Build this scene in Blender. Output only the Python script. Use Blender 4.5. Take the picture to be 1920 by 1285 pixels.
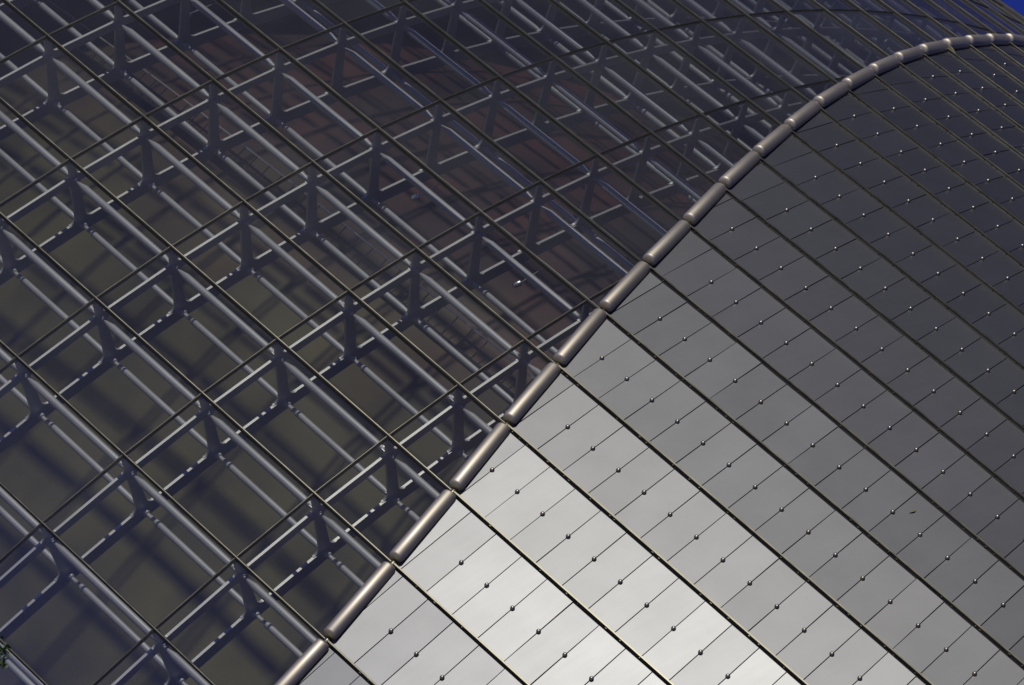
import bpy, bmesh, math, random
from mathutils import Vector, Matrix

random.seed(11)
scene = bpy.context.scene
for o in list(bpy.data.objects):
    bpy.data.objects.remove(o)

# ------------------------------------------------------------------ camera
CAM_POS = Vector((97.02725, -161.73383, 5.49764))
CAM_R = Vector((0.60929428, 0.3825281, 0.69457378))
CAM_U = Vector((-0.49978804, -0.49477987, 0.71091828))
CAM_B = Vector((0.61560734, -0.7802981, -0.11028358))
CAM_F = 10024.413 / 1920.0                       # focal length in picture widths
cam_data = bpy.data.cameras.new('camera')
cam_data.sensor_width = 36.0
cam_data.lens = 36.0 * CAM_F
cam_data.clip_start = 0.5
cam_data.clip_end = 6000.0
cam = bpy.data.objects.new('camera', cam_data)
scene.collection.objects.link(cam)
cam.matrix_world = Matrix(((CAM_R.x, CAM_U.x, CAM_B.x, CAM_POS.x),
                           (CAM_R.y, CAM_U.y, CAM_B.y, CAM_POS.y),
                           (CAM_R.z, CAM_U.z, CAM_B.z, CAM_POS.z),
                           (0, 0, 0, 1)))
scene.camera = cam

# ------------------------------------------------------------------ sky, sun, exposure
SUN_EL = math.radians(41.0)
SUN_AZ = math.atan2(-0.30, -0.95)                # direction to the sun in plan: (sin, cos) = (x, y)
SUN_DIR = Vector((math.cos(SUN_EL) * math.sin(SUN_AZ), math.cos(SUN_EL) * math.cos(SUN_AZ), math.sin(SUN_EL)))
world = bpy.data.worlds.new('World')
scene.world = world
world.use_nodes = True
wn = world.node_tree
bg = wn.nodes['Background']
sky = wn.nodes.new('ShaderNodeTexSky')
sky.sky_type = 'NISHITA'
sky.sun_disc = False
sky.sun_elevation = SUN_EL
sky.sun_rotation = SUN_AZ
sky.altitude = 10000.0
sky.air_density = 1.0
sky.dust_density = 0.0
sky.ozone_density = 10.0
tint = wn.nodes.new('ShaderNodeMix'); tint.data_type = 'RGBA'; tint.blend_type = 'MULTIPLY'   # violet cast of the whole sky
tint.inputs['Factor'].default_value = 1.0
tint.inputs['B'].default_value = (0.92, 0.68, 1.65, 1)
wn.links.new(sky.outputs[0], tint.inputs['A'])
wn.links.new(tint.outputs['Result'], bg.inputs['Color'])
bg.inputs['Strength'].default_value = 0.11

sun_data = bpy.data.lights.new('sun', 'SUN')
sun_data.energy = 5.0
sun_data.angle = math.radians(0.8)
sun_data.color = (1.0, 0.965, 0.91)
sun = bpy.data.objects.new('sun', sun_data)
scene.collection.objects.link(sun)
sun.rotation_euler = SUN_DIR.to_track_quat('Z', 'Y').to_euler()
sun.location = (0, -120, 120)

scene.view_settings.view_transform = 'Standard'
scene.view_settings.look = 'None'
scene.view_settings.gamma = 1.0
scene.view_settings.use_curve_mapping = False
scene.view_settings.exposure = -1.3
scene.render.engine = 'CYCLES'
scene.cycles.max_bounces = 6
scene.cycles.diffuse_bounces = 4
scene.cycles.glossy_bounces = 4
scene.cycles.transparent_max_bounces = 24
scene.cycles.caustics_reflective = False
scene.cycles.caustics_refractive = False
scene.cycles.sample_clamp_indirect = 4.0

# ------------------------------------------------------------------ materials
def mat(name):
    m = bpy.data.materials.new(name)
    m.use_nodes = True
    return m, m.node_tree, m.node_tree.nodes['Principled BSDF']

def noise_color(nt, c1, c2, scale, detail=4.0, lo=0.35, hi=0.65, coord='Object'):
    tc = nt.nodes.new('ShaderNodeTexCoord')
    nz = nt.nodes.new('ShaderNodeTexNoise')
    nz.inputs['Scale'].default_value = scale
    nz.inputs['Detail'].default_value = detail
    rp = nt.nodes.new('ShaderNodeValToRGB')
    rp.color_ramp.elements[0].position = lo
    rp.color_ramp.elements[1].position = hi
    rp.color_ramp.elements[0].color = (*c1, 1)
    rp.color_ramp.elements[1].color = (*c2, 1)
    nt.links.new(tc.outputs[coord], nz.inputs['Vector'])
    nt.links.new(nz.outputs['Fac'], rp.inputs['Fac'])
    return tc, nz, rp

def simple(name, c1, c2, scale, rough, metal=0.0, rvar=0.08, spec=0.5):
    m, nt, b = mat(name)
    tc, nz, rp = noise_color(nt, c1, c2, scale)
    nt.links.new(rp.outputs['Color'], b.inputs['Base Color'])
    mr = nt.nodes.new('ShaderNodeMapRange')
    mr.inputs['To Min'].default_value = rough - rvar
    mr.inputs['To Max'].default_value = rough + rvar
    nt.links.new(nz.outputs['Fac'], mr.inputs['Value'])
    nt.links.new(mr.outputs['Result'], b.inputs['Roughness'])
    b.inputs['Metallic'].default_value = metal
    b.inputs['Specular IOR Level'].default_value = spec
    return m

# titanium sheet: satin metal, each sheet of slightly different tone, faint water streaks and smudges
M_TI, nt, b = mat('titanium_sheet')
tc, nz, rp = noise_color(nt, (0.222, 0.224, 0.219), (0.243, 0.245, 0.240), 0.9, 6.0, 0.3, 0.7)
oi = nt.nodes.new('ShaderNodeObjectInfo')
mr = nt.nodes.new('ShaderNodeMapRange')
mr.inputs['To Min'].default_value = 0.945
mr.inputs['To Max'].default_value = 1.045
nt.links.new(oi.outputs['Random'], mr.inputs['Value'])
mx = nt.nodes.new('ShaderNodeMix'); mx.data_type = 'RGBA'; mx.blend_type = 'MULTIPLY'
mx.inputs['Factor'].default_value = 1.0
nt.links.new(rp.outputs['Color'], mx.inputs['A'])
nt.links.new(mr.outputs['Result'], mx.inputs['B'])
nt.links.new(mx.outputs['Result'], b.inputs['Base Color'])
nz2 = nt.nodes.new('ShaderNodeTexNoise'); nz2.inputs['Scale'].default_value = 0.7; nz2.inputs['Detail'].default_value = 8
mpp = nt.nodes.new('ShaderNodeMapping'); mpp.inputs['Scale'].default_value = (7.0, 0.5, 0.5)      # rain streaks run down the slope
nt.links.new(tc.outputs['Object'], mpp.inputs['Vector'])
nz2.inputs['Scale'].default_value = 1.0
nt.links.new(mpp.outputs['Vector'], nz2.inputs['Vector'])
mr2 = nt.nodes.new('ShaderNodeMapRange')
mr2.inputs['From Min'].default_value = 0.3; mr2.inputs['From Max'].default_value = 0.7
mr2.inputs['To Min'].default_value = 0.456; mr2.inputs['To Max'].default_value = 0.464
nt.links.new(nz2.outputs['Fac'], mr2.inputs['Value'])
nt.links.new(mr2.outputs['Result'], b.inputs['Roughness'])
b.inputs['Metallic'].default_value = 1.0

M_BUTTON = simple('stainless_button', (0.38, 0.36, 0.28), (0.46, 0.435, 0.34), 9.0, 0.40, 1.0, 0.05)
M_COVER = simple('satin_cover_metal', (0.57, 0.52, 0.41), (0.62, 0.57, 0.45), 1.2, 0.58, 1.0, 0.02)
_b = M_COVER.node_tree.nodes['Principled BSDF']
_b.inputs['Coat Weight'].default_value = 0.3; _b.inputs['Coat Roughness'].default_value = 0.18
M_RAIL = simple('bronze_rail_metal', (0.20, 0.19, 0.135), (0.275, 0.26, 0.185), 2.2, 0.42, 1.0, 0.1)
M_DARK = simple('black_gasket', (0.012, 0.012, 0.011), (0.022, 0.021, 0.018), 3.0, 0.6)
M_MEMB = simple('dark_roof_membrane', (0.014, 0.014, 0.013), (0.024, 0.023, 0.021), 0.6, 0.8)
M_STEEL = simple('silver_painted_steel', (0.52, 0.53, 0.53), (0.59, 0.60, 0.60), 1.5, 0.47, 0.7, 0.05)
M_TUBE = simple('silver_painted_tube', (0.45, 0.465, 0.475), (0.52, 0.535, 0.545), 1.5, 0.54, 0.35, 0.05)
M_BOLT = simple('bright_bolt_steel', (0.5, 0.5, 0.5), (0.6, 0.6, 0.6), 6.0, 0.3, 1.0, 0.05)
M_LAMP = simple('bright_lamp_metal', (0.82, 0.82, 0.82), (0.88, 0.88, 0.88), 4.0, 0.38, 1.0, 0.04)
M_FLOOR = simple('stone_floor', (0.12, 0.11, 0.085), (0.17, 0.155, 0.12), 0.4, 0.5)
M_GROUND = simple('plaza_paving', (0.24, 0.235, 0.22), (0.31, 0.30, 0.28), 0.15, 0.8)
M_BARK = simple('grey_bark', (0.09, 0.07, 0.05), (0.16, 0.13, 0.10), 12.0, 0.9)
M_LEAF = simple('green_leaf', (0.045, 0.085, 0.018), (0.08, 0.13, 0.03), 3.0, 0.5)
M_DRYLEAF = simple('dry_yellow_leaf', (0.20, 0.18, 0.07), (0.26, 0.23, 0.10), 8.0, 0.6)
M_SEAL = simple('loose_yellow_sealant', (0.20, 0.18, 0.09), (0.28, 0.25, 0.14), 6.0, 0.7)

# glazing: clear tinted sheet, transmission and mirror reflection divided by Fresnel
M_GLASS, nt, b = mat('clear_glazing')
nt.nodes.remove(b)
out = nt.nodes['Material Output']
fr = nt.nodes.new('ShaderNodeFresnel'); fr.inputs['IOR'].default_value = 1.5
tr = nt.nodes.new('ShaderNodeBsdfTransparent'); tr.inputs['Color'].default_value = (0.935, 0.935, 0.915, 1)
gl = nt.nodes.new('ShaderNodeBsdfGlossy'); gl.inputs['Roughness'].default_value = 0.03
gl.inputs['Color'].default_value = (0.92, 0.94, 1.0, 1)
mixs = nt.nodes.new('ShaderNodeMixShader')
geo = nt.nodes.new('ShaderNodeNewGeometry')      # same index on both faces of the sheet (the node inverts it on inner faces)
ior = nt.nodes.new('ShaderNodeMapRange')
ior.inputs['To Min'].default_value = 1.55; ior.inputs['To Max'].default_value = 1 / 1.55
nt.links.new(geo.outputs['Backfacing'], ior.inputs['Value'])
nt.links.new(ior.outputs['Result'], fr.inputs['IOR'])
nt.links.new(fr.outputs['Fac'], mixs.inputs['Fac'])
nt.links.new(tr.outputs[0], mixs.inputs[1])
nt.links.new(gl.outputs[0], mixs.inputs[2])
# painted haze: pale diffuse veil, uneven within a pane and from pane to pane
veil = nt.nodes.new('ShaderNodeBsdfDiffuse'); veil.inputs['Color'].default_value = (0.56, 0.56, 0.50, 1)
tcg = nt.nodes.new('ShaderNodeTexCoord'); nzg = nt.nodes.new('ShaderNodeTexNoise'); nzg.inputs['Scale'].default_value = 0.5; nzg.inputs['Detail'].default_value = 7
nt.links.new(tcg.outputs['Object'], nzg.inputs['Vector'])
oig = nt.nodes.new('ShaderNodeObjectInfo'); addg = nt.nodes.new('ShaderNodeMath'); addg.operation = 'MULTIPLY_ADD'
addg.inputs[1].default_value = 0.35
nt.links.new(oig.outputs['Random'], addg.inputs[0]); nt.links.new(nzg.outputs['Fac'], addg.inputs[2])
mrg = nt.nodes.new('ShaderNodeMapRange'); mrg.inputs['From Min'].default_value = 0.3; mrg.inputs['From Max'].default_value = 1.05
mrg.inputs['To Min'].default_value = 0.009; mrg.inputs['To Max'].default_value = 0.025
nt.links.new(addg.outputs[0], mrg.inputs['Value'])
# longer way through tinted glass at flat angles; painted haze thickens there too
lw = nt.nodes.new('ShaderNodeLayerWeight'); lw.inputs['Blend'].default_value = 0.5
rmp = nt.nodes.new('ShaderNodeValToRGB')
els = rmp.color_ramp.elements
els[0].position = 0.15; els[0].color = (0.955, 0.955, 0.93, 1)
els[1].position = 0.95; els[1].color = (0.25, 0.26, 0.30, 1)
for ps, cl in ((0.38, (0.88, 0.88, 0.865)), (0.55, (0.74, 0.75, 0.75)), (0.75, (0.52, 0.53, 0.56))):
    e = els.new(ps); e.color = (*cl, 1)
nt.links.new(lw.outputs['Facing'], rmp.inputs['Fac'])
nt.links.new(rmp.outputs['Color'], tr.inputs['Color'])
fm = nt.nodes.new('ShaderNodeMapRange'); fm.inputs['To Min'].default_value = 0.9; fm.inputs['To Max'].default_value = 3.0
nt.links.new(lw.outputs['Facing'], fm.inputs['Value'])
veil_mul = nt.nodes.new('ShaderNodeMath'); veil_mul.operation = 'MULTIPLY'
nt.links.new(mrg.outputs['Result'], veil_mul.inputs[0]); nt.links.new(fm.outputs['Result'], veil_mul.inputs[1])
veil_mix = nt.nodes.new('ShaderNodeMixShader')
nt.links.new(veil_mul.outputs[0], veil_mix.inputs['Fac'])
nt.links.new(mixs.outputs[0], veil_mix.inputs[1]); nt.links.new(veil.outputs[0], veil_mix.inputs[2])
nt.links.new(veil_mix.outputs[0], out.inputs['Surface'])

# olive mesh wall of the hall inside: fine upright slats
M_HALL, nt, b = mat('olive_slatted_wall')
tc, nz, rp = noise_color(nt, (0.068, 0.065, 0.028), (0.145, 0.138, 0.050), 0.16, 8.0, 0.3, 0.72)  # lighter blotches of reflected light painted into the olive
wv = nt.nodes.new('ShaderNodeTexWave'); wv.wave_type = 'BANDS'; wv.bands_direction = 'X'
wv.inputs['Scale'].default_value = 4.2; wv.inputs['Distortion'].default_value = 0.0
nt.links.new(tc.outputs['Object'], wv.inputs['Vector'])
nzs = nt.nodes.new('ShaderNodeTexNoise'); nzs.inputs['Scale'].default_value = 0.35; nzs.inputs['Detail'].default_value = 2     # slats show only in patches
nt.links.new(tc.outputs['Object'], nzs.inputs['Vector'])
mrs = nt.nodes.new('ShaderNodeMapRange'); mrs.inputs['From Min'].default_value = 0.42; mrs.inputs['From Max'].default_value = 0.62
mrs.inputs['To Min'].default_value = 1.0; mrs.inputs['To Max'].default_value = 0.35
nt.links.new(nzs.outputs['Fac'], mrs.inputs['Value'])
mr = nt.nodes.new('ShaderNodeMapRange'); mr.inputs['To Max'].default_value = 1.0
nt.links.new(mrs.outputs['Result'], mr.inputs['To Min'])
nt.links.new(wv.outputs['Fac'], mr.inputs['Value'])
mx = nt.nodes.new('ShaderNodeMix'); mx.data_type = 'RGBA'; mx.blend_type = 'MULTIPLY'; mx.inputs['Factor'].default_value = 1.0
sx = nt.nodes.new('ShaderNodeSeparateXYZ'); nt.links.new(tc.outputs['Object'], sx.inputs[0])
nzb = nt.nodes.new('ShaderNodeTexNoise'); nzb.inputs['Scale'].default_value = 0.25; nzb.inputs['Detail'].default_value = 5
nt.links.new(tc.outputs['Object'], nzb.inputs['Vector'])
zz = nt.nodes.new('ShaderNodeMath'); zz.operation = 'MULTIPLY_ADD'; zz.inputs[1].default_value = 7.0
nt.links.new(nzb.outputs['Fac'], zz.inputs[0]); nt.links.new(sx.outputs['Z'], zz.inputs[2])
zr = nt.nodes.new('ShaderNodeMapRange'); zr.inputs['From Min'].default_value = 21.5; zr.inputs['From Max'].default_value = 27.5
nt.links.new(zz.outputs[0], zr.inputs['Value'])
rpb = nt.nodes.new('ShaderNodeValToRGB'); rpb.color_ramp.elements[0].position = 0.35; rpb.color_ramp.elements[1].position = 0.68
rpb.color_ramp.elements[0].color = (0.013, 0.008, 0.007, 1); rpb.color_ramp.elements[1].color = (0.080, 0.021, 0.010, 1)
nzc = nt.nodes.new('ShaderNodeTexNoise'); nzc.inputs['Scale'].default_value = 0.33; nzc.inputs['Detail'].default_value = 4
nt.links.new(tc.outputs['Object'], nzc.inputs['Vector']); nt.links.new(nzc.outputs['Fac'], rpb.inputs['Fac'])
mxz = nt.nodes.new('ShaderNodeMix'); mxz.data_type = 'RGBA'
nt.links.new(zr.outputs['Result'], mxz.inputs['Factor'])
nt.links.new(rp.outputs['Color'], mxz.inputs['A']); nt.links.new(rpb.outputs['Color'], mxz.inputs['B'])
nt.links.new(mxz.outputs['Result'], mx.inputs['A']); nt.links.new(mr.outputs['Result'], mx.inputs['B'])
nt.links.new(mx.outputs['Result'], b.inputs['Base Color'])
b.inputs['Roughness'].default_value = 0.6
M_WOOD = simple('red_brown_wood', (0.026, 0.014, 0.011), (0.062, 0.026, 0.018), 0.30, 0.6)
M_CEIL = simple('brown_wood_lining', (0.20, 0.10, 0.075), (0.30, 0.15, 0.11), 0.35, 0.6)
M_GALLERY = simple('dark_gallery_paint', (0.02, 0.02, 0.026), (0.035, 0.033, 0.04), 0.8, 0.6)

# ------------------------------------------------------------------ object helpers
COLL = scene.collection
def link(name, mesh, material=None, parent=None, label=None, cat=None, kind=None, group=None):
    o = bpy.data.objects.new(name, mesh)
    COLL.objects.link(o)
    if material is not None and mesh is not None and not mesh.materials:
        mesh.materials.append(material)
    if parent is not None:
        o.parent = parent
    if label: o['label'] = label
    if cat: o['category'] = cat
    if kind: o['kind'] = kind
    if group: o['group'] = group
    return o

def mesh_of(name, verts, faces, smooth=False):
    me = bpy.data.meshes.new(name)
    me.from_pydata([tuple(v) for v in verts], [], faces)
    me.update()
    if smooth:
        for p in me.polygons: p.use_smooth = True
    return me

class Soup:
    """vertices and faces of several pieces gathered for one mesh"""
    def __init__(self): self.v, self.f = [], []
    def add(self, verts, faces):
        n = len(self.v)
        self.v += [tuple(v) for v in verts]
        self.f += [tuple(i + n for i in f) for f in faces]

# ------------------------------------------------------------------ the shell: a flattened hyper-ellipsoid
A, B, C, P = 108.91194, 70.76163, 44.95314, 2.3102224
def surf(s, z):
    """point of the shell: s is the meridian (its x at the foot), z the height; front half"""
    z = max(min(z, C - 0.02), 0.0)
    rho = (1 - (z / C) ** P) ** (1 / P)
    y = -B * max(1 - abs(s / A) ** P, 1e-9) ** (1 / P)
    return Vector((s * rho, y * rho, z))
def norm(s, z):
    p = surf(s, z)
    n = Vector((math.copysign(abs(p.x / A) ** (P - 1) / A, p.x), -abs(p.y / B) ** (P - 1) / B, (max(p.z, 0.01) / C) ** (P - 1) / C))
    return n.normalized()
def rho_z(z): return (1 - (max(z, 0) / C) ** P) ** (1 / P)
def off(s, z, d): return surf(s, z) + norm(s, z) * d

# heights of the ring rails, foot to crown
def zpoly(k):
    return 1.07472e-05 * k ** 4 + 0.00052 * k ** 3 - 0.06389 * k ** 2 + 2.34423 * k + 10.95368
ZK = {}
for k in range(-3, 24):
    ZK[k] = zpoly(k) - (0.012 * (k - 17) if k > 17 else 0.0)
K_FOOT, K_CROWN = -4, 46
ZK[-4] = 0.02
dz = ZK[23] - ZK[22]
for k in range(24, K_CROWN + 1):
    ZK[k] = ZK[23] + (44.7 - ZK[23]) * math.sin((k - 23) / (K_CROWN - 23) * math.pi / 2)
def zat(k):
    i = int(math.floor(k)); i = max(K_FOOT, min(K_CROWN - 1, i))
    return ZK[i] + (ZK[i + 1] - ZK[i]) * (k - i)

# meridian of the glass edge at every ring
BORD = {k: v for k, v in zip(range(-1, 20), [26.30, 26.02, 25.60, 25.11, 24.52, 23.94, 23.32, 22.74, 22.16, 21.50, 20.88, 20.26, 19.62, 19.05, 18.48, 17.92, 17.41, 16.91, 16.40, 15.86, 15.24])}
for k in range(K_FOOT, -1): BORD[k] = 26.30 + 0.18 * (-1 - k)
for k in range(20, K_CROWN + 1): BORD[k] = max(12.5, 15.24 - 0.6 * (k - 19))
def bord(k):
    i = int(math.floor(k)); i = max(K_FOOT, min(K_CROWN - 1, i))
    return BORD[i] + (BORD[i + 1] - BORD[i]) * (k - i)
# meridians of the bays (one truss under each)
LB = 2.3                                          # the far edge of the glass lies this much further out
def smer(j): return 14.18364 + 4.2887 * j - 0.0101 * max(j, -3) * j
J_MIN, J_MAX = -17, 3

def project(p):
    q = p - CAM_POS
    d = -q.dot(CAM_B)
    return (960 + 10024.413 * q.dot(CAM_R) / d, 642.5 - 10024.413 * q.dot(CAM_U) / d)
def in_view(pts, margin=25):
    xy = [project(p) for p in pts]
    x0, x1 = min(a for a, _ in xy), max(a for a, _ in xy)
    y0, y1 = min(b for _, b in xy), max(b for _, b in xy)
    return x1 > -margin and x0 < 1920 + margin and y1 > -margin and y0 < 1285 + margin
def area2(pts):
    xy = [project(p) for p in pts]
    return abs(sum(xy[i][0] * xy[i - 1][1] - xy[i - 1][0] * xy[i][1] for i in range(len(xy)))) / 2
def faces_camera(s, z): return norm(s, z).dot((CAM_POS - surf(s, z)).normalized()) > -0.02

def clip(poly, keep):
    """cut a polygon in (s, k) by keep(s, k) >= 0 (linear)"""
    res = []
    for i in range(len(poly)):
        a, c = poly[i - 1], poly[i]
        fa, fc = keep(*a), keep(*c)
        if (fa >= 0) != (fc >= 0):
            t = fa / (fa - fc)
            res.append((a[0] + (c[0] - a[0]) * t, a[1] + (c[1] - a[1]) * t))
        if fc >= 0: res.append(c)
    return res

def slab(pts, n, t):
    """closed plate: pts is its outer face (counter-clockwise seen from outside), t its thickness"""
    m = len(pts)
    v = list(pts) + [p - n * t for p in pts]
    f = [tuple(range(m)), tuple(range(2 * m - 1, m - 1, -1))]
    for i in range(m):
        j = (i + 1) % m
        f.append((i, i + m, j + m, j))
    return v, f
def slab_chamfer(pts, n, t, ch):
    """plate with a small chamfer round its outer face"""
    m = len(pts)
    c = sum(pts, Vector()) / m
    inner = []
    for i, p in enumerate(pts):
        a = (pts[i - 1] - p); d = (pts[(i + 1) % m] - p)
        if a.length < 1e-6 or d.length < 1e-6: inner.append(p.copy()); continue
        inner.append(p + a.normalized() * ch + d.normalized() * ch)
    v = inner + [p - n * ch for p in pts] + [p - n * t for p in pts]
    f = [tuple(range(m))]
    for i in range(m):
        j = (i + 1) % m
        f.append((i, i + m, j + m, j))
        f.append((i + m, i + 2 * m, j + 2 * m, j + m))
    f.append(tuple(range(3 * m - 1, 2 * m - 1, -1)))
    return v, f

def sweep(pts, frames, prof):
    """sweep a closed 2-D profile (a, b) along pts, frames gives (side, up) at each point"""
    n = len(prof); v = []; f = []
    for p, (sd, up) in zip(pts, frames):
        v += [p + sd * a + up * c for a, c in prof]
    for i in range(len(pts) - 1):
        for q in range(n):
            r = (q + 1) % n
            f.append((i * n + q, i * n + r, (i + 1) * n + r, (i + 1) * n + q))
    f.append(tuple(range(n - 1, -1, -1)))
    f.append(tuple(range((len(pts) - 1) * n, len(pts) * n)))
    return v, f
def lathe(p0, axis, stations, seg=14):
    """turned body along axis from p0: stations are (distance, radius)"""
    ax = axis.normalized()
    e1 = ax.orthogonal().normalized(); e2 = ax.cross(e1)
    v = []; f = []
    for d, r in stations:
        for i in range(seg):
            a = 2 * math.pi * i / seg
            v.append(p0 + ax * d + (e1 * math.cos(a) + e2 * math.sin(a)) * r)
    for k in range(len(stations) - 1):
        for i in range(seg):
            j = (i + 1) % seg
            f.append((k * seg + i, k * seg + j, (k + 1) * seg + j, (k + 1) * seg + i))
    f.append(tuple(range(seg - 1, -1, -1)))
    f.append(tuple(range((len(stations) - 1) * seg, len(stations) * seg)))
    return v, f

# ------------------------------------------------------------------ ground
gs = 4000.0
link('ground', mesh_of('ground', [(-gs, -gs, -0.05), (gs, -gs, -0.05), (gs, gs, -0.05), (-gs, gs, -0.05)], [(0, 1, 2, 3)]), M_GROUND, kind='structure',
     label='pale paved plaza ground around the dome', cat='ground')

# ------------------------------------------------------------------ titanium roof
roof = link('titanium_roof', None, kind='thing', label='grey titanium clad dome roof with rows of panels and round buttons', cat='roof')
PANEL_X = 0.87059
PHASE = {0: 26.343, 1: 25.893, 2: 24.178, 3: 24.119, 4: 22.727, 5: 22.277, 6: 21.709, 7: 20.162, 8: 19.933, 9: 18.881, 10: 17.649, 11: 16.366, 12: 15.998, 13: 15.418,
         14: 13.992, 15: 13.375, 16: 13.105, 17: 11.959, 18: 11.6, 19: 11.1, -1: 26.9, -2: 27.2, -3: 27.0, -4: 27.4}

# dark membrane under the sheets and over the whole far side: closed shell with the glass opening left free
def shell_soup(d, kk):
    sp = Soup()
    def pt(s, k, back):
        p = off(s, zat(k), d)
        return Vector((p.x, -p.y, p.z)) if back else p
    ts = [i / 16 for i in range(17)]
    for i in range(len(kk) - 1):
        for side in (1, -1):
            for q in range(16):
                quad = []
                for (k, t) in ((kk[i], ts[q]), (kk[i], ts[q + 1]), (kk[i + 1], ts[q + 1]), (kk[i + 1], ts[q])):
                    s0 = (bord(k) - 0.02) * (1 if side > 0 else LB)
                    ang = math.asin(min(1, s0 / A)) * (1 - t) + math.pi / 2 * t
                    quad.append(pt(side * A * 0.9999 * math.sin(ang), k, False))
                sp.add(quad if side > 0 else quad[::-1], [(0, 1, 2, 3)])
        for q in range(32):
            quad = []
            for (k, t) in ((kk[i], q), (kk[i], q + 1), (kk[i + 1], q + 1), (kk[i + 1], q)):
                ang = math.pi / 2 - math.pi * t / 32
                quad.append(pt(A * 0.9999 * math.sin(ang), k, True))
            sp.add(quad, [(0, 1, 2, 3)])
    return sp
sp = shell_soup(-0.10, list(range(K_FOOT, K_CROWN + 1)))
link('membrane', mesh_of('membrane', sp.v, sp.f), M_MEMB, roof)

bm = bmesh.new()                                   # the button: a low dome on a short collar
bmesh.ops.create_uvsphere(bm, u_segments=16, v_segments=10, radius=1.0)
bmesh.ops.delete(bm, geom=[v for v in bm.verts if v.co.z < -0.25], context='VERTS')
for v in bm.verts: v.co = Vector((v.co.x * 0.056, v.co.y * 0.056, v.co.z * 0.050 + 0.010))
button_mesh = bpy.data.meshes.new('button'); bm.to_mesh(button_mesh); bm.free()
for p in button_mesh.polygons: p.use_smooth = True
button_mesh.materials.append(M_BUTTON)

panels = []                                        # (area, verts, faces, button position, normal)
GAP = 0.0085
for k in range(K_FOOT, 26):
    zm = (ZK[k] + ZK[k + 1]) / 2
    r = rho_z(zm)
    x0 = PHASE.get(k, 12.0 + random.random())
    mlen = (surf(25, ZK[k + 1]) - surf(25, ZK[k])).length
    klo, khi = k + 0.036 / mlen, k + 1 - 0.062 / mlen
    i0 = -6
    i1 = int((64 * r - x0) / PANEL_X) + 1
    for i in range(i0, i1):
        xa, xb = x0 + PANEL_X * (i - 1) + GAP, x0 + PANEL_X * i - GAP
        if xb < 5: continue
        poly = [(xa / r, klo), (xb / r, klo), (xb / r, khi), (xa / r, khi)]
        sl = BORD[k + 1] - BORD[k]
        poly = clip(poly, lambda s, kq: s - (BORD[k] + sl * (kq - k)) - 0.03)
        if len(poly) < 3: continue
        if max(a for a, _ in poly) - min(a for a, _ in poly) < 0.03: continue
        sm = sum(a for a, _ in poly) / len(poly)
        n = norm(sm, zm)
        c = surf(sm, zm)
        hax = (surf(sm + 0.5, zm) - surf(sm - 0.5, zm)).normalized()
        max_ = n.cross(hax)
        tx, ty = random.gauss(0, 0.006), random.gauss(0, 0.005)
        pts = []
        for a, kq in poly:
            zq = ZK[k] + (ZK[k + 1] - ZK[k]) * (kq - k)
            p = surf(a, zq)
            d = p - c
            pts.append(p + n * (d.dot(hax) * tx + d.dot(max_) * ty))
        pts_n = (pts[1] - pts[0]).cross(pts[-1] - pts[0])
        if pts_n.dot(n) < 0: pts = pts[::-1]
        v, f = slab_chamfer(pts, n, 0.03, 0.004)
        # button on the seam at the sheet's right edge
        bp = None
        if i >= 0:
            sb = (x0 + PANEL_X * i) / r
            if sb > bord(k + 0.5) + 0.3:
                bp = (surf(sb, zm) - n * 0.004 + n * 0.0, norm(sb, zm))
        vis = in_view(pts) and faces_camera(sm, zm)
        panels.append((area2(pts) if vis else 0.0, v, f, bp))
panels.sort(key=lambda q: -q[0])
rest, restb = Soup(), Soup()
bv = [vv.co.copy() for vv in button_mesh.vertices]; bf = [tuple(p.vertices) for p in button_mesh.polygons]
for idx, (ar, v, f, bp) in enumerate(panels):
    M = None
    if bp is not None:
        p, n = bp
        M = Matrix.Translation(p) @ n.to_track_quat('Z', 'Y').to_matrix().to_4x4()
    if ar > 0 and idx < 300:
        o = link('panel', mesh_of('panel', v, f), M_TI, roof)
        if M is not None:
            bo = link('button', button_mesh, None, o)
            bo.matrix_world = M
    else:
        rest.add(v, f)
        if M is not None: restb.add([M @ q for q in bv], bf)
ro = link('panel_field', mesh_of('panel_field', rest.v, rest.f), M_TI, roof, kind='stuff')
if restb.v: link('button_field', mesh_of('button_field', restb.v, restb.f, True), M_BUTTON, ro, kind='stuff')

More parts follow.
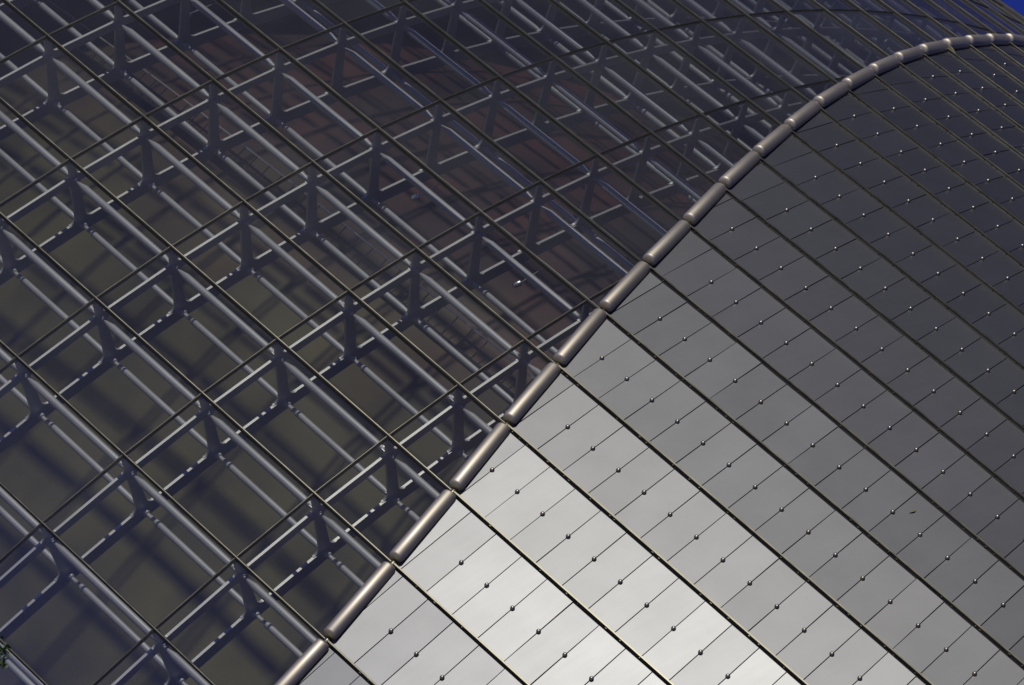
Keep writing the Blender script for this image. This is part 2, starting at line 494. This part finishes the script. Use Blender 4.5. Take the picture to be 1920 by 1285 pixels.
# ring rails, titanium side and glass side
def rail_frames(ss, z):
    pts = [surf(s, z) for s in ss]; fr = []
    for s in ss:
        n = norm(s, z)
        h = (surf(s + 0.3, z) - surf(s - 0.3, z)).normalized()
        fr.append((n.cross(h), n))
    return pts, fr
def srange(a, c, step=1.0):
    n = max(1, int(math.ceil((c - a) / step)))
    return [a + (c - a) * i / n for i in range(n + 1)]
TI_PROF = [(-0.016, -0.09), (0.026, -0.09), (0.026, 0.078), (0.022, 0.083), (-0.012, 0.083), (-0.016, 0.078)]
LIP_PROF = [(-0.060, -0.09), (-0.018, -0.09), (-0.018, 0.020), (-0.060, -0.020)]
fieldr = Soup()
for k in range(K_FOOT + 1, 30):
    z = ZK[k]
    ss = srange(BORD[k] + 0.05, 64)
    pts, fr = rail_frames(ss, z)
    v, f = sweep(pts, fr, TI_PROF)
    if in_view(pts) and k < 25:
        ro = link('rail', mesh_of('rail', v, f), M_RAIL, roof)
        v2, f2 = sweep(pts, fr, LIP_PROF)
        link('gutter_lip', mesh_of('gutter_lip', v2, f2), M_DARK, ro)
        # clip heads under the rail
        cl = Soup()
        for q in range(len(ss) * 3):
            s = ss[0] + (ss[-1] - ss[0]) * (q + random.random() * 0.7) / (len(ss) * 3)
            if random.random() < 0.45: continue
            n = norm(s, z); h = (surf(s + 0.3, z) - surf(s - 0.3, z)).normalized(); m_ = n.cross(h)
            c = surf(s, z) - m_ * 0.030 + n * random.uniform(0.005, 0.05)
            w = random.uniform(0.008, 0.03)
            corners = [c + h * (a * w) + n * (e * 0.009) for a, e in ((-1, -1), (1, -1), (1, 1), (-1, 1))]
            vv, ff = slab(corners, -m_, 0.012)
            cl.add([x - m_ * 0.004 for x in vv], ff)
        link('clip_heads', mesh_of('clip_heads', cl.v, cl.f), M_RAIL, ro, kind='stuff')
    else:
        fieldr.add(v, f)
link('rail_field', mesh_of('rail_field', fieldr.v, fieldr.f), M_RAIL, roof, kind='stuff')

# bulging cover tubes along the edge between glass and titanium
def cover(pa, pb, na, nb, rw, rh):
    ax = (pb - pa); L = ax.length; ax.normalize()
    n = ((na + nb) / 2); n = (n - ax * n.dot(ax)).normalized()
    sd = ax.cross(n)
    seg = 20; prof = []
    e = 0.085
    st = [(0.0, 0.30), (0.012, 0.58), (0.032, 0.80), (0.058, 0.94), (e, 1.0), (L * 0.5, 1.0), (L - e, 1.0), (L - 0.05, 0.93), (L - 0.025, 0.78), (L - 0.008, 0.55), (L, 0.30)]
    v = []; f = []
    for d, q in st:
        for i in range(seg):
            a = 2 * math.pi * i / seg
            shrink = 1 - (1 - q) * 0.55
            v.append(pa + ax * d + sd * (math.cos(a) * rw * shrink) + n * (math.sin(a) * rh * q))
    for k in range(len(st) - 1):
        for i in range(seg):
            j = (i + 1) % seg
            f.append((k * seg + i, k * seg + j, (k + 1) * seg + j, (k + 1) * seg + i))
    f.append(tuple(range(seg - 1, -1, -1))); f.append(tuple(range((len(st) - 1) * seg, len(st) * seg)))
    return v, f
for k in range(K_FOOT, 26):
    sa, sb = BORD[k], BORD[k + 1]
    na, nb = norm(sa, ZK[k]), norm(sb, ZK[k + 1])
    pa, pb = surf(sa, ZK[k]), surf(sb, ZK[k + 1])
    ax = (pb - pa).normalized()
    pa2 = pa + ax * 0.085 + na * 0.105
    pb2 = pb - ax * 0.075 + nb * 0.055
    v, f = cover(pa2, pb2, na, nb, 0.178, 0.165)
    o = link('cover', mesh_of('cover', v, f, True), M_COVER, roof)
    # small bracket closing the gap behind the rail
    br = lathe(pb - ax * 0.10 + nb * 0.0, ax, [(0, 0.07), (0.02, 0.085), (0.16, 0.085), (0.18, 0.07)], 10)
    link('bracket', mesh_of('bracket', br[0], br[1], True), M_RAIL, o)
# torn sealant standing off one rail just under the edge cover
s_f, k_f = BORD[16] + 0.12, 16
v = []
for i in range(7):
    t = i / 6
    n = norm(s_f, ZK[k_f]); h = (surf(s_f + .3, ZK[k_f]) - surf(s_f - .3, ZK[k_f])).normalized()
    c = surf(s_f, ZK[k_f]) + h * (t * 0.42 - 0.1) + n * (0.07)
    hgt = 0.10 * math.sin(math.pi * min(1, t * 1.05)) ** 0.8 * (1 - 0.3 * t)
    m_ = n.cross(h)
    v += [c + m_ * 0.03, c + m_ * (0.05 + 0.05 * t) + n * hgt, c + m_ * 0.005 + n * hgt * 0.96, c - m_ * 0.01]
f = []
for i in range(6):
    for q in range(4):
        r = (q + 1) % 4
        f.append((i * 4 + q, i * 4 + r, i * 4 + 4 + r, i * 4 + 4 + q))
link('torn_sealant', mesh_of('torn_sealant', v, f), M_SEAL, roof)

# ------------------------------------------------------------------ glass roof
glass = link('glass_roof', None, kind='thing', label='dark blue glazed curtain wall of the dome in a rail grid', cat='glass wall')
field, fieldbar = Soup(), Soup()
K_G = 40
for k in range(K_FOOT, K_G):
    for j in range(J_MIN - 1, J_MAX + 1):
        sa, sb = smer(j), smer(j + 1)
        poly = [(sa, k), (sb, k), (sb, k + 1), (sa, k + 1)]
        sl = BORD[k + 1] - BORD[k]
        poly = clip(poly, lambda s, kq: (BORD[k] + sl * (kq - k)) - s)
        if len(poly) >= 3: poly = clip(poly, lambda s, kq: s + LB * (BORD[k] + sl * (kq - k)))
        if len(poly) < 3 or max(a for a, _ in poly) - min(a for a, _ in poly) < 0.02: continue
        sm = sum(a for a, _ in poly) / len(poly); zm = zat(sum(c for _, c in poly) / len(poly))
        n = norm(sm, zm); c = surf(sm, zm)
        tx, ty = random.gauss(0, 0.002), random.gauss(0, 0.002)
        hax = (surf(sm + 0.5, zm) - surf(sm - 0.5, zm)).normalized(); vax = n.cross(hax)
        pts = []
        for a, kq in poly:
            p = surf(a, zat(kq)); d = p - c
            pts.append(p + n * (d.dot(hax) * tx + d.dot(vax) * ty))
        if (pts[1] - pts[0]).cross(pts[-1] - pts[0]).dot(n) < 0: pts = pts[::-1]
        v, f = slab(pts, n, 0.032)
        if in_view(pts) and faces_camera(sm, zm): link('pane', mesh_of('pane', v, f), M_GLASS, glass)
        else: field.add(v, f)
        # upright glazing bar at the left edge of the pane
        if -LB * min(BORD[k], BORD[k + 1]) < sa < min(BORD[k], BORD[k + 1]) or (BORD[k + 1] < sa < BORD[k]):
            kt = 1.0
            if sa > BORD[k + 1]: kt = (sa - BORD[k]) / (BORD[k + 1] - BORD[k])
            za, zb = ZK[k], zat(k + kt - 1e-4)
            p0, p1 = surf(sa, za), surf(sa, zb)
            n = norm(sa, (za + zb) / 2); h = (surf(sa + .3, za) - surf(sa - .3, za)).normalized(); m_ = (p1 - p0).normalized()
            p0 = p0 + m_ * 0.03; p1 = p1 - m_ * 0.03
            prof = [(-0.008, -0.10), (0.008, -0.10), (0.008, 0.024), (0.005, 0.027), (-0.005, 0.027), (-0.008, 0.024)]
            v, f = sweep([p0, p1], [(h, n)] * 2, prof)
            g1 = sweep([p0, p1], [(h, n)] * 2, [(-0.026, 0.001), (-0.009, 0.001), (-0.009, 0.018), (-0.026, 0.010)])
            g2 = sweep([p0, p1], [(h, n)] * 2, [(0.009, 0.001), (0.026, 0.001), (0.026, 0.010), (0.009, 0.018)])
            if in_view([p0, p1]) and faces_camera(sa, za):
                bo = link('glazing_bar', mesh_of('glazing_bar', v, f), M_RAIL, glass)
                gs_ = Soup(); gs_.add(*g1); gs_.add(*g2)
                link('gasket', mesh_of('gasket', gs_.v, gs_.f), M_DARK, bo)
            else: fieldbar.add(v, f)
    if k > K_FOOT:
        ss = srange(-LB * BORD[k] + 0.1, BORD[k] - 0.06, 1.0)
        pts, fr = rail_frames(ss, ZK[k])
        v, f = sweep(pts, fr, [(-0.012, -0.12), (0.018, -0.12), (0.018, 0.058), (0.014, 0.062), (-0.008, 0.062), (-0.012, 0.058)])
        if in_view(pts) and faces_camera(ss[-1], ZK[k]):
            bo = link('rail', mesh_of('rail', v, f), M_RAIL, glass)
            g = Soup()
            g.add(*sweep(pts, fr, [(-0.045, 0.001), (-0.0135, 0.001), (-0.0135, 0.046), (-0.030, 0.040), (-0.045, 0.012)]))
            g.add(*sweep(pts, fr, [(0.0195, 0.001), (0.040, 0.001), (0.040, 0.012), (0.0195, 0.040)]))
            link('gasket', mesh_of('gasket', g.v, g.f), M_DARK, bo)
        else: fieldbar.add(v, f)
link('pane_field', mesh_of('pane_field', field.v, field.f), M_GLASS, glass, kind='stuff')
link('bar_field', mesh_of('bar_field', fieldbar.v, fieldbar.f), M_RAIL, glass, kind='stuff')

# ------------------------------------------------------------------ steel frame behind the glass
frame = link('steel_frame', None, kind='thing', label='pale painted steel trusses and tubes behind the glass', cat='steel frame')
D_O0, D_O1, D_I0, D_I1 = 0.53, 0.76, 1.98, 2.33     # depth of outer and inner chord edges below the glass
TH = 0.035                                          # half thickness of the plates
K_T = 40
def basis(j, k):
    s, z = smer(j), ZK[k]
    n = norm(s, z)
    h = (surf(s + 0.3, z) - surf(s - 0.3, z)).normalized()
    return surf(s, z), n, h, n.cross(h)
def plate2d(p, n, m_, h, pts2, th):
    """extrude a 2-D outline (along m_, depth) to a plate of half thickness th in direction h"""
    pts = [p + m_ * u - n * d for u, d in pts2]
    k = len(pts)
    v = [q + h * th for q in pts] + [q - h * th for q in pts]
    f = [tuple(range(k)), tuple(range(2 * k - 1, k - 1, -1))]
    for i in range(k):
        q = (i + 1) % k
        f.append((i, i + k, q + k, q))
    return v, f
def post_outline(d0, d1, w0, w1, r0, r1):
    """upright web with rounded inside corners where it runs into the chords"""
    out_ = []
    N = 6
    for i in range(N + 1):                           # foot, right side fillet
        a = math.pi / 2 * i / N
        out_.append((w1 + r1 - r1 * math.sin(a), d1 - r1 + r1 * math.cos(a)))
    if r0 > 0:
        for i in range(N + 1):
            a = math.pi / 2 * i / N
            out_.append((w0 + r0 - r0 * math.cos(a), d0 + r0 - r0 * math.sin(a)))
    else: out_.append((w0, d0))
    return out_ + [(-u, d) for u, d in out_[::-1]]
tube_field, truss_field = Soup(), Soup()
collar_cache = {}
tubes = []
for j in range(J_MIN, J_MAX + 1):
    ks = [k for k in range(K_FOOT, K_T) if -LB * BORD[k] - 2.0 < smer(j) < max(BORD[k], BORD[max(k - 1, K_FOOT)]) + 2.0]
    vis_any = False
    ch_o, ch_i = [], []
    truss = None
    nodes = [basis(j, k) for k in ks]
    vis_nodes = [in_view([p - n * 0.6, p - n * 2.2], 60) and faces_camera(smer(j), ZK[k]) for (p, n, h, m_), k in zip(nodes, ks)]
    if any(vis_nodes):
        truss = link('truss', None, None, frame)
    for (d0, d1) in ((D_O0, D_O1), (D_I0, D_I1)):
        v = []; f = []
        for (p, n, h, m_) in nodes:
            v += [p - n * d0 + h * TH, p - n * d0 - h * TH, p - n * d1 - h * TH, p - n * d1 + h * TH]
        for i in range(len(nodes) - 1):
            for q in range(4):
                r = (q + 1) % 4
                f.append((i * 4 + q, i * 4 + r, i * 4 + 4 + r, i * 4 + 4 + q))
        f.append((3, 2, 1, 0)); f.append(tuple(range(len(v) - 4, len(v))))
        if truss: link('chord', mesh_of('chord', v, f), M_STEEL, truss)
        else: truss_field.add(v, f)
    for (p, n, h, m_), k, vis in zip(nodes, ks, vis_nodes):
        web = Soup()
        web.add(*plate2d(p, n, m_, h, post_outline(D_O1 + 0.001, D_I0 - 0.001, 0.125, 0.150, 0.09, 0.19), TH * 0.97))
        stub = Soup()
        stub.add(*plate2d(p, n, m_, h, post_outline(0.125, D_O0 - 0.001, 0.095, 0.10, 0.0, 0.10), TH * 0.97))
        if vis:
            link('post', mesh_of('post', web.v, web.f), M_STEEL, truss)
            link('glass_support', mesh_of('glass_support', stub.v, stub.f), M_STEEL, truss)
        else:
            truss_field.add(web.v, web.f); truss_field.add(stub.v, stub.f)
    # ring tubes from this truss to the next
    if j < J_MAX:
        for k in ks:
            if smer(j) + 0.5 > BORD[k] + 1.5 or smer(j + 1) < -LB * BORD[k] - 1.5: continue
            pa, na, ha, _ = basis(j, k); pb, nb, hb, _ = basis(j + 1, k)
            for which, d, r in ((0, 0.64, 0.095), (1, 2.12, 0.080)):
                a, c = pa - na * d, pb - nb * d
                ax = (c - a); L = ax.length; ax.normalize()
                if which == 0:
                    st = [(0.21, 0.035), (0.25, 0.045), (0.50, r), (L - 0.44, r), (L - 0.22, 0.055), (L - 0.17, 0.04)]
                else:
                    st = [(0.47, r * 0.96), (0.48, r), (L - 0.40, r), (L - 0.20, 0.055), (L - 0.16, 0.04)]
                body = lathe(a, ax, st, 16)
                vis = in_view([a, c], 40) and faces_camera(smer(j), ZK[k])
                tubes.append((vis, body, a, c, ax, L, which, r, na))
for vis, body, a, c, ax, L, which, r, na in tubes:
    ends = Soup()
    side = ax.cross(na)
    if which == 1:
        ends.add(*lathe(a, ax, [(0.036, 0.075), (0.06, 0.085), (0.15, 0.085), (0.17, 0.06)], 12))
        ends.add(*lathe(a, ax, [(0.16, 0.050), (0.475, 0.050)], 10))
        ends.add(*lathe(a, ax, [(0.30, 0.062), (0.335, 0.062)], 10))
    else:
        ends.add(*lathe(a, ax, [(0.036, 0.06), (0.10, 0.06), (0.11, 0.032), (0.23, 0.032)], 10))
    far = Soup()
    for sg in (-1, 1):                               # fork plates at the far end
        p0 = a + ax * (L - 0.30) + side * (0.04 * sg)
        q = [p0 + na * 0.05, p0 + ax * 0.26 + na * 0.035, p0 + ax * 0.26 - na * 0.035, p0 - na * 0.05]
        far.add(*slab(q, side, 0.014))
    if vis:
        t = link('tube', mesh_of('tube', body[0], body[1], True), M_TUBE, frame)
        link('end_collar', mesh_of('end_collar', ends.v, ends.f), M_TUBE, t)
        link('fork', mesh_of('fork', far.v, far.f), M_BOLT, t)
    else:
        tube_field.add(*body); tube_field.add(ends.v, ends.f)
link('tube_field', mesh_of('tube_field', tube_field.v, tube_field.f), M_TUBE, frame, kind='stuff')
link('truss_field', mesh_of('truss_field', truss_field.v, truss_field.f), M_STEEL, frame, kind='stuff')

# ------------------------------------------------------------------ inside of the hall
lin = shell_soup(-3.0, list(range(K_FOOT, K_CROWN + 1, 2)))
link('ceiling', mesh_of('ceiling', lin.v, lin.f, True), M_CEIL, kind='structure', label='red brown wood lining under the titanium roof', cat='ceiling')
fl = [(100 * math.cos(a), 66 * math.sin(a), 0.0) for a in [2 * math.pi * i / 64 for i in range(64)]]
link('floor', mesh_of('floor', fl, [tuple(range(64))]), M_FLOOR, kind='structure', label='pale stone floor of the hall inside', cat='floor')

def drum(ax_, by, z0, z1, a0, a1, n=60, th=0.4, lean=0.0):
    v = []; f = []
    for i in range(n + 1):
        t = a0 + (a1 - a0) * i / n
        c, s = math.sin(t), -math.cos(t)
        v += [Vector((ax_ * c, by * s, z0)), Vector(((ax_ - lean) * c, (by - lean) * s, z1)),
              Vector(((ax_ - lean - th) * c, (by - lean - th) * s, z1)), Vector(((ax_ - th) * c, (by - th) * s, z0))]
    for i in range(n):
        for q in range(4):
            r = (q + 1) % 4
            f.append((i * 4 + r, i * 4 + q, i * 4 + 4 + q, i * 4 + 4 + r))
    f.append((0, 1, 2, 3)); f.append((n * 4 + 3, n * 4 + 2, n * 4 + 1, n * 4))
    return v, f
hall = link('hall_wall', None, kind='thing', label='olive slatted wall of the inner hall seen through the glass', cat='wall')
prof = [(0.0, 0.0), (12.0, 0.0), (17.0, 0.15), (20.0, 0.6), (22.5, 1.3), (25.0, 2.5), (27.5, 4.2), (30.0, 6.6), (32.5, 9.8), (35.0, 14.5), (36.5, 20.0), (37.2, 28.0)]
NS = 140
v, f = [], []
for (zp, ins) in prof:
    for i in range(NS):
        t = 2 * math.pi * i / NS
        v.append((max(62 - ins, 0.5) * math.sin(t), -max(39.5 - ins, 0.5) * math.cos(t), zp))
for r in range(len(prof) - 1):
    for i in range(NS):
        q = (i + 1) % NS
        f.append((r * NS + i, r * NS + q, (r + 1) * NS + q, (r + 1) * NS + i))
f.append(tuple(range((len(prof) - 1) * NS, len(prof) * NS)))
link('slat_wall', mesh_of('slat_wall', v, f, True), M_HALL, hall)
v, f = drum(61.25, 38.75, 21.68, 21.75, -math.pi, math.pi, 140, 0.5)
link('gallery_floor', mesh_of('gallery_floor', v, f, False), M_GALLERY, hall)
v, f = drum(61.22, 38.72, 22.45, 22.50, -math.pi, math.pi, 100, 0.07)
hr = link('handrail', mesh_of('handrail', v, f, False), M_STEEL, hall)
bal = Soup()
for i in range(-60, 61):
    t = i * 0.012
    c, s = math.sin(t), -math.cos(t)
    p = Vector((61.19 * c, 38.69 * s, 21.75))
    bal.add(*lathe(p, Vector((0, 0, 1)), [(0, 0.02), (0.72, 0.02)], 6))
link('balusters', mesh_of('balusters', bal.v, bal.f), M_GALLERY, hall, kind='stuff')

# three small lamps fixed to the frame
def lamp(s, z, label, depth=2.2):
    p, n = surf(s, z), norm(s, z)
    h = (surf(s + .3, z) - surf(s - .3, z)).normalized(); m_ = n.cross(h)
    c = p - n * depth
    ax = (m_ * 0.85 + n * 0.30 + h * 0.25).normalized()
    root = link('spotlight', None, None, None, label, 'lamp', group='small white spotlights on the frame')
    root.location = c
    def part(nm, vf, mt, sm=True):
        me = mesh_of(nm, [Vector(q) - c for q in vf[0]], vf[1], sm)
        return link(nm, me, mt, root)
    part('housing', lathe(c - ax * 0.11, ax, [(0, 0.045), (0.015, 0.075), (0.19, 0.075), (0.21, 0.066)], 16), M_LAMP)
    part('lens', lathe(c - ax * 0.116, ax, [(0, 0.038), (0.0055, 0.040)], 14), M_DARK)
    zt = ZK[6]
    top = surf(s, zt) - norm(s, zt) * 2.12
    part('bracket', lathe(c + ax * 0.09, top - c - ax * 0.09, [(0, 0.014), ((top - c - ax * 0.09).length - 0.05, 0.014)], 8), M_STEEL)
lamp(19.2, 22.0, 'small white spotlight inside the glass nearest the edge covers, lowest of the three')
lamp(14.75, 22.05, 'small white spotlight inside the glass, middle one of the three')
lamp(4.35, 21.95, 'small white spotlight inside the glass at the top edge, highest of the three')

# ------------------------------------------------------------------ tree whose top twig reaches into the lower corner
def tree():
    top = CAM_POS + ((CAM_R * ((4 - 960) / 10024.413)) + (CAM_U * (-(1222 - 642.5) / 10024.413)) - CAM_B).normalized() * 78.0
    base = Vector((top.x + 0.9, top.y - 0.6, 0.0))
    root = link('young_tree', None, None, None, 'green leafy twig of a young tree at the lower corner of the glass', 'tree')
    root.location = base
    rnd = random.Random(5)
    H = top.z
    sp = Soup()
    pts = [Vector((0, 0, 0)), Vector((-0.1, 0.05, H * 0.3)), Vector((-0.35, 0.2, H * 0.65)), top - base - Vector((0, 0, 0.12))]
    rad = [0.09, 0.07, 0.04, 0.008]
    for i in range(3):
        sp.add(*lathe(pts[i], pts[i + 1] - pts[i], [(0, rad[i]), ((pts[i + 1] - pts[i]).length, rad[i + 1])], 8))
    tips = [top - base]
    for i in range(14):
        t = rnd.uniform(0.35, 0.9)
        p = pts[1].lerp(pts[2], (t - 0.3) / 0.35) if t < 0.65 else pts[2].lerp(pts[3], (t - 0.65) / 0.35)
        a = rnd.uniform(0, 6.28); L = rnd.uniform(0.4, 1.0) * (1.15 - t)
        q = p + Vector((math.cos(a) * L, math.sin(a) * L, L * 0.25))
        sp.add(*lathe(p, q - p, [(0, 0.02), ((q - p).length, 0.005)], 6))
        tips.append(q)
        tips.append(p.lerp(q, 0.6))
    link('trunk', mesh_of('trunk', sp.v, sp.f, True), M_BARK, root)
    lf = Soup()
    for ti, tp in enumerate(tips):
        for i in range(46 if ti == 0 else 14):
            spread = 0.10 if ti == 0 else 0.20
            c = tp + Vector((rnd.gauss(0, spread), rnd.gauss(0, spread), rnd.gauss(-0.05, spread)))
            d = Vector((rnd.gauss(0, 1), rnd.gauss(0, 1), rnd.gauss(-0.3, 0.7))).normalized()
            w = d.orthogonal().normalized(); w = (Matrix.Rotation(rnd.uniform(0, 6.28), 3, d) @ w)
            u = d.cross(w)
            L, W = rnd.uniform(0.11, 0.18), rnd.uniform(0.03, 0.05)
            lf.add([c, c + d * L * 0.45 + w * W + u * 0.01, c + d * L, c + d * L * 0.45 - w * W + u * 0.01, c + d * L * 0.45 - u * 0.012],
                   [(0, 1, 4), (1, 2, 4), (2, 3, 4), (3, 0, 4)])
    link('crown', mesh_of('crown', lf.v, lf.f), M_LEAF, root)
tree()

# a dry leaf lying on one sheet
def dry_leaf():
    k, s = 4, 0
    best = None
    for ki in range(2, 9):
        for q in range(0, 200):
            s = 24 + q * 0.08
            for fr_ in (0.3, 0.5, 0.7):
                z = zat(ki + fr_)
                x, y = project(surf(s, z)); d = (x - 1712) ** 2 + (y - 956) ** 2
                if best is None or d < best[0]: best = (d, s, z)
    _, s, z = best
    p, n = surf(s, z), norm(s, z)
    h = (surf(s + .3, z) - surf(s - .3, z)).normalized(); m_ = n.cross(h)
    d = (m_ * 0.95 + h * 0.2).normalized(); w = n.cross(d)
    c = n * 0.012
    v = []
    for i in range(7):
        t = i / 6
        wd = 0.024 * math.sin(math.pi * t) ** 0.7 + 0.001
        v += [c + d * (t - .5) * 0.2 - w * wd + n * 0.012 * math.sin(t * 3), c + d * (t - .5) * 0.2 - n * 0.006 + n * 0.012 * math.sin(t * 3), c + d * (t - .5) * 0.2 + w * wd + n * 0.012 * math.sin(t * 3)]
    f = []
    for i in range(6):
        for q in range(2):
            f.append((i * 3 + q, i * 3 + q + 1, i * 3 + 4 + q, i * 3 + 3 + q))
    o = link('fallen_leaf', mesh_of('fallen_leaf', v, f), M_DRYLEAF, None, 'dry yellow leaf lying on a grey titanium panel', 'leaf')
    o.location = p
dry_leaf()
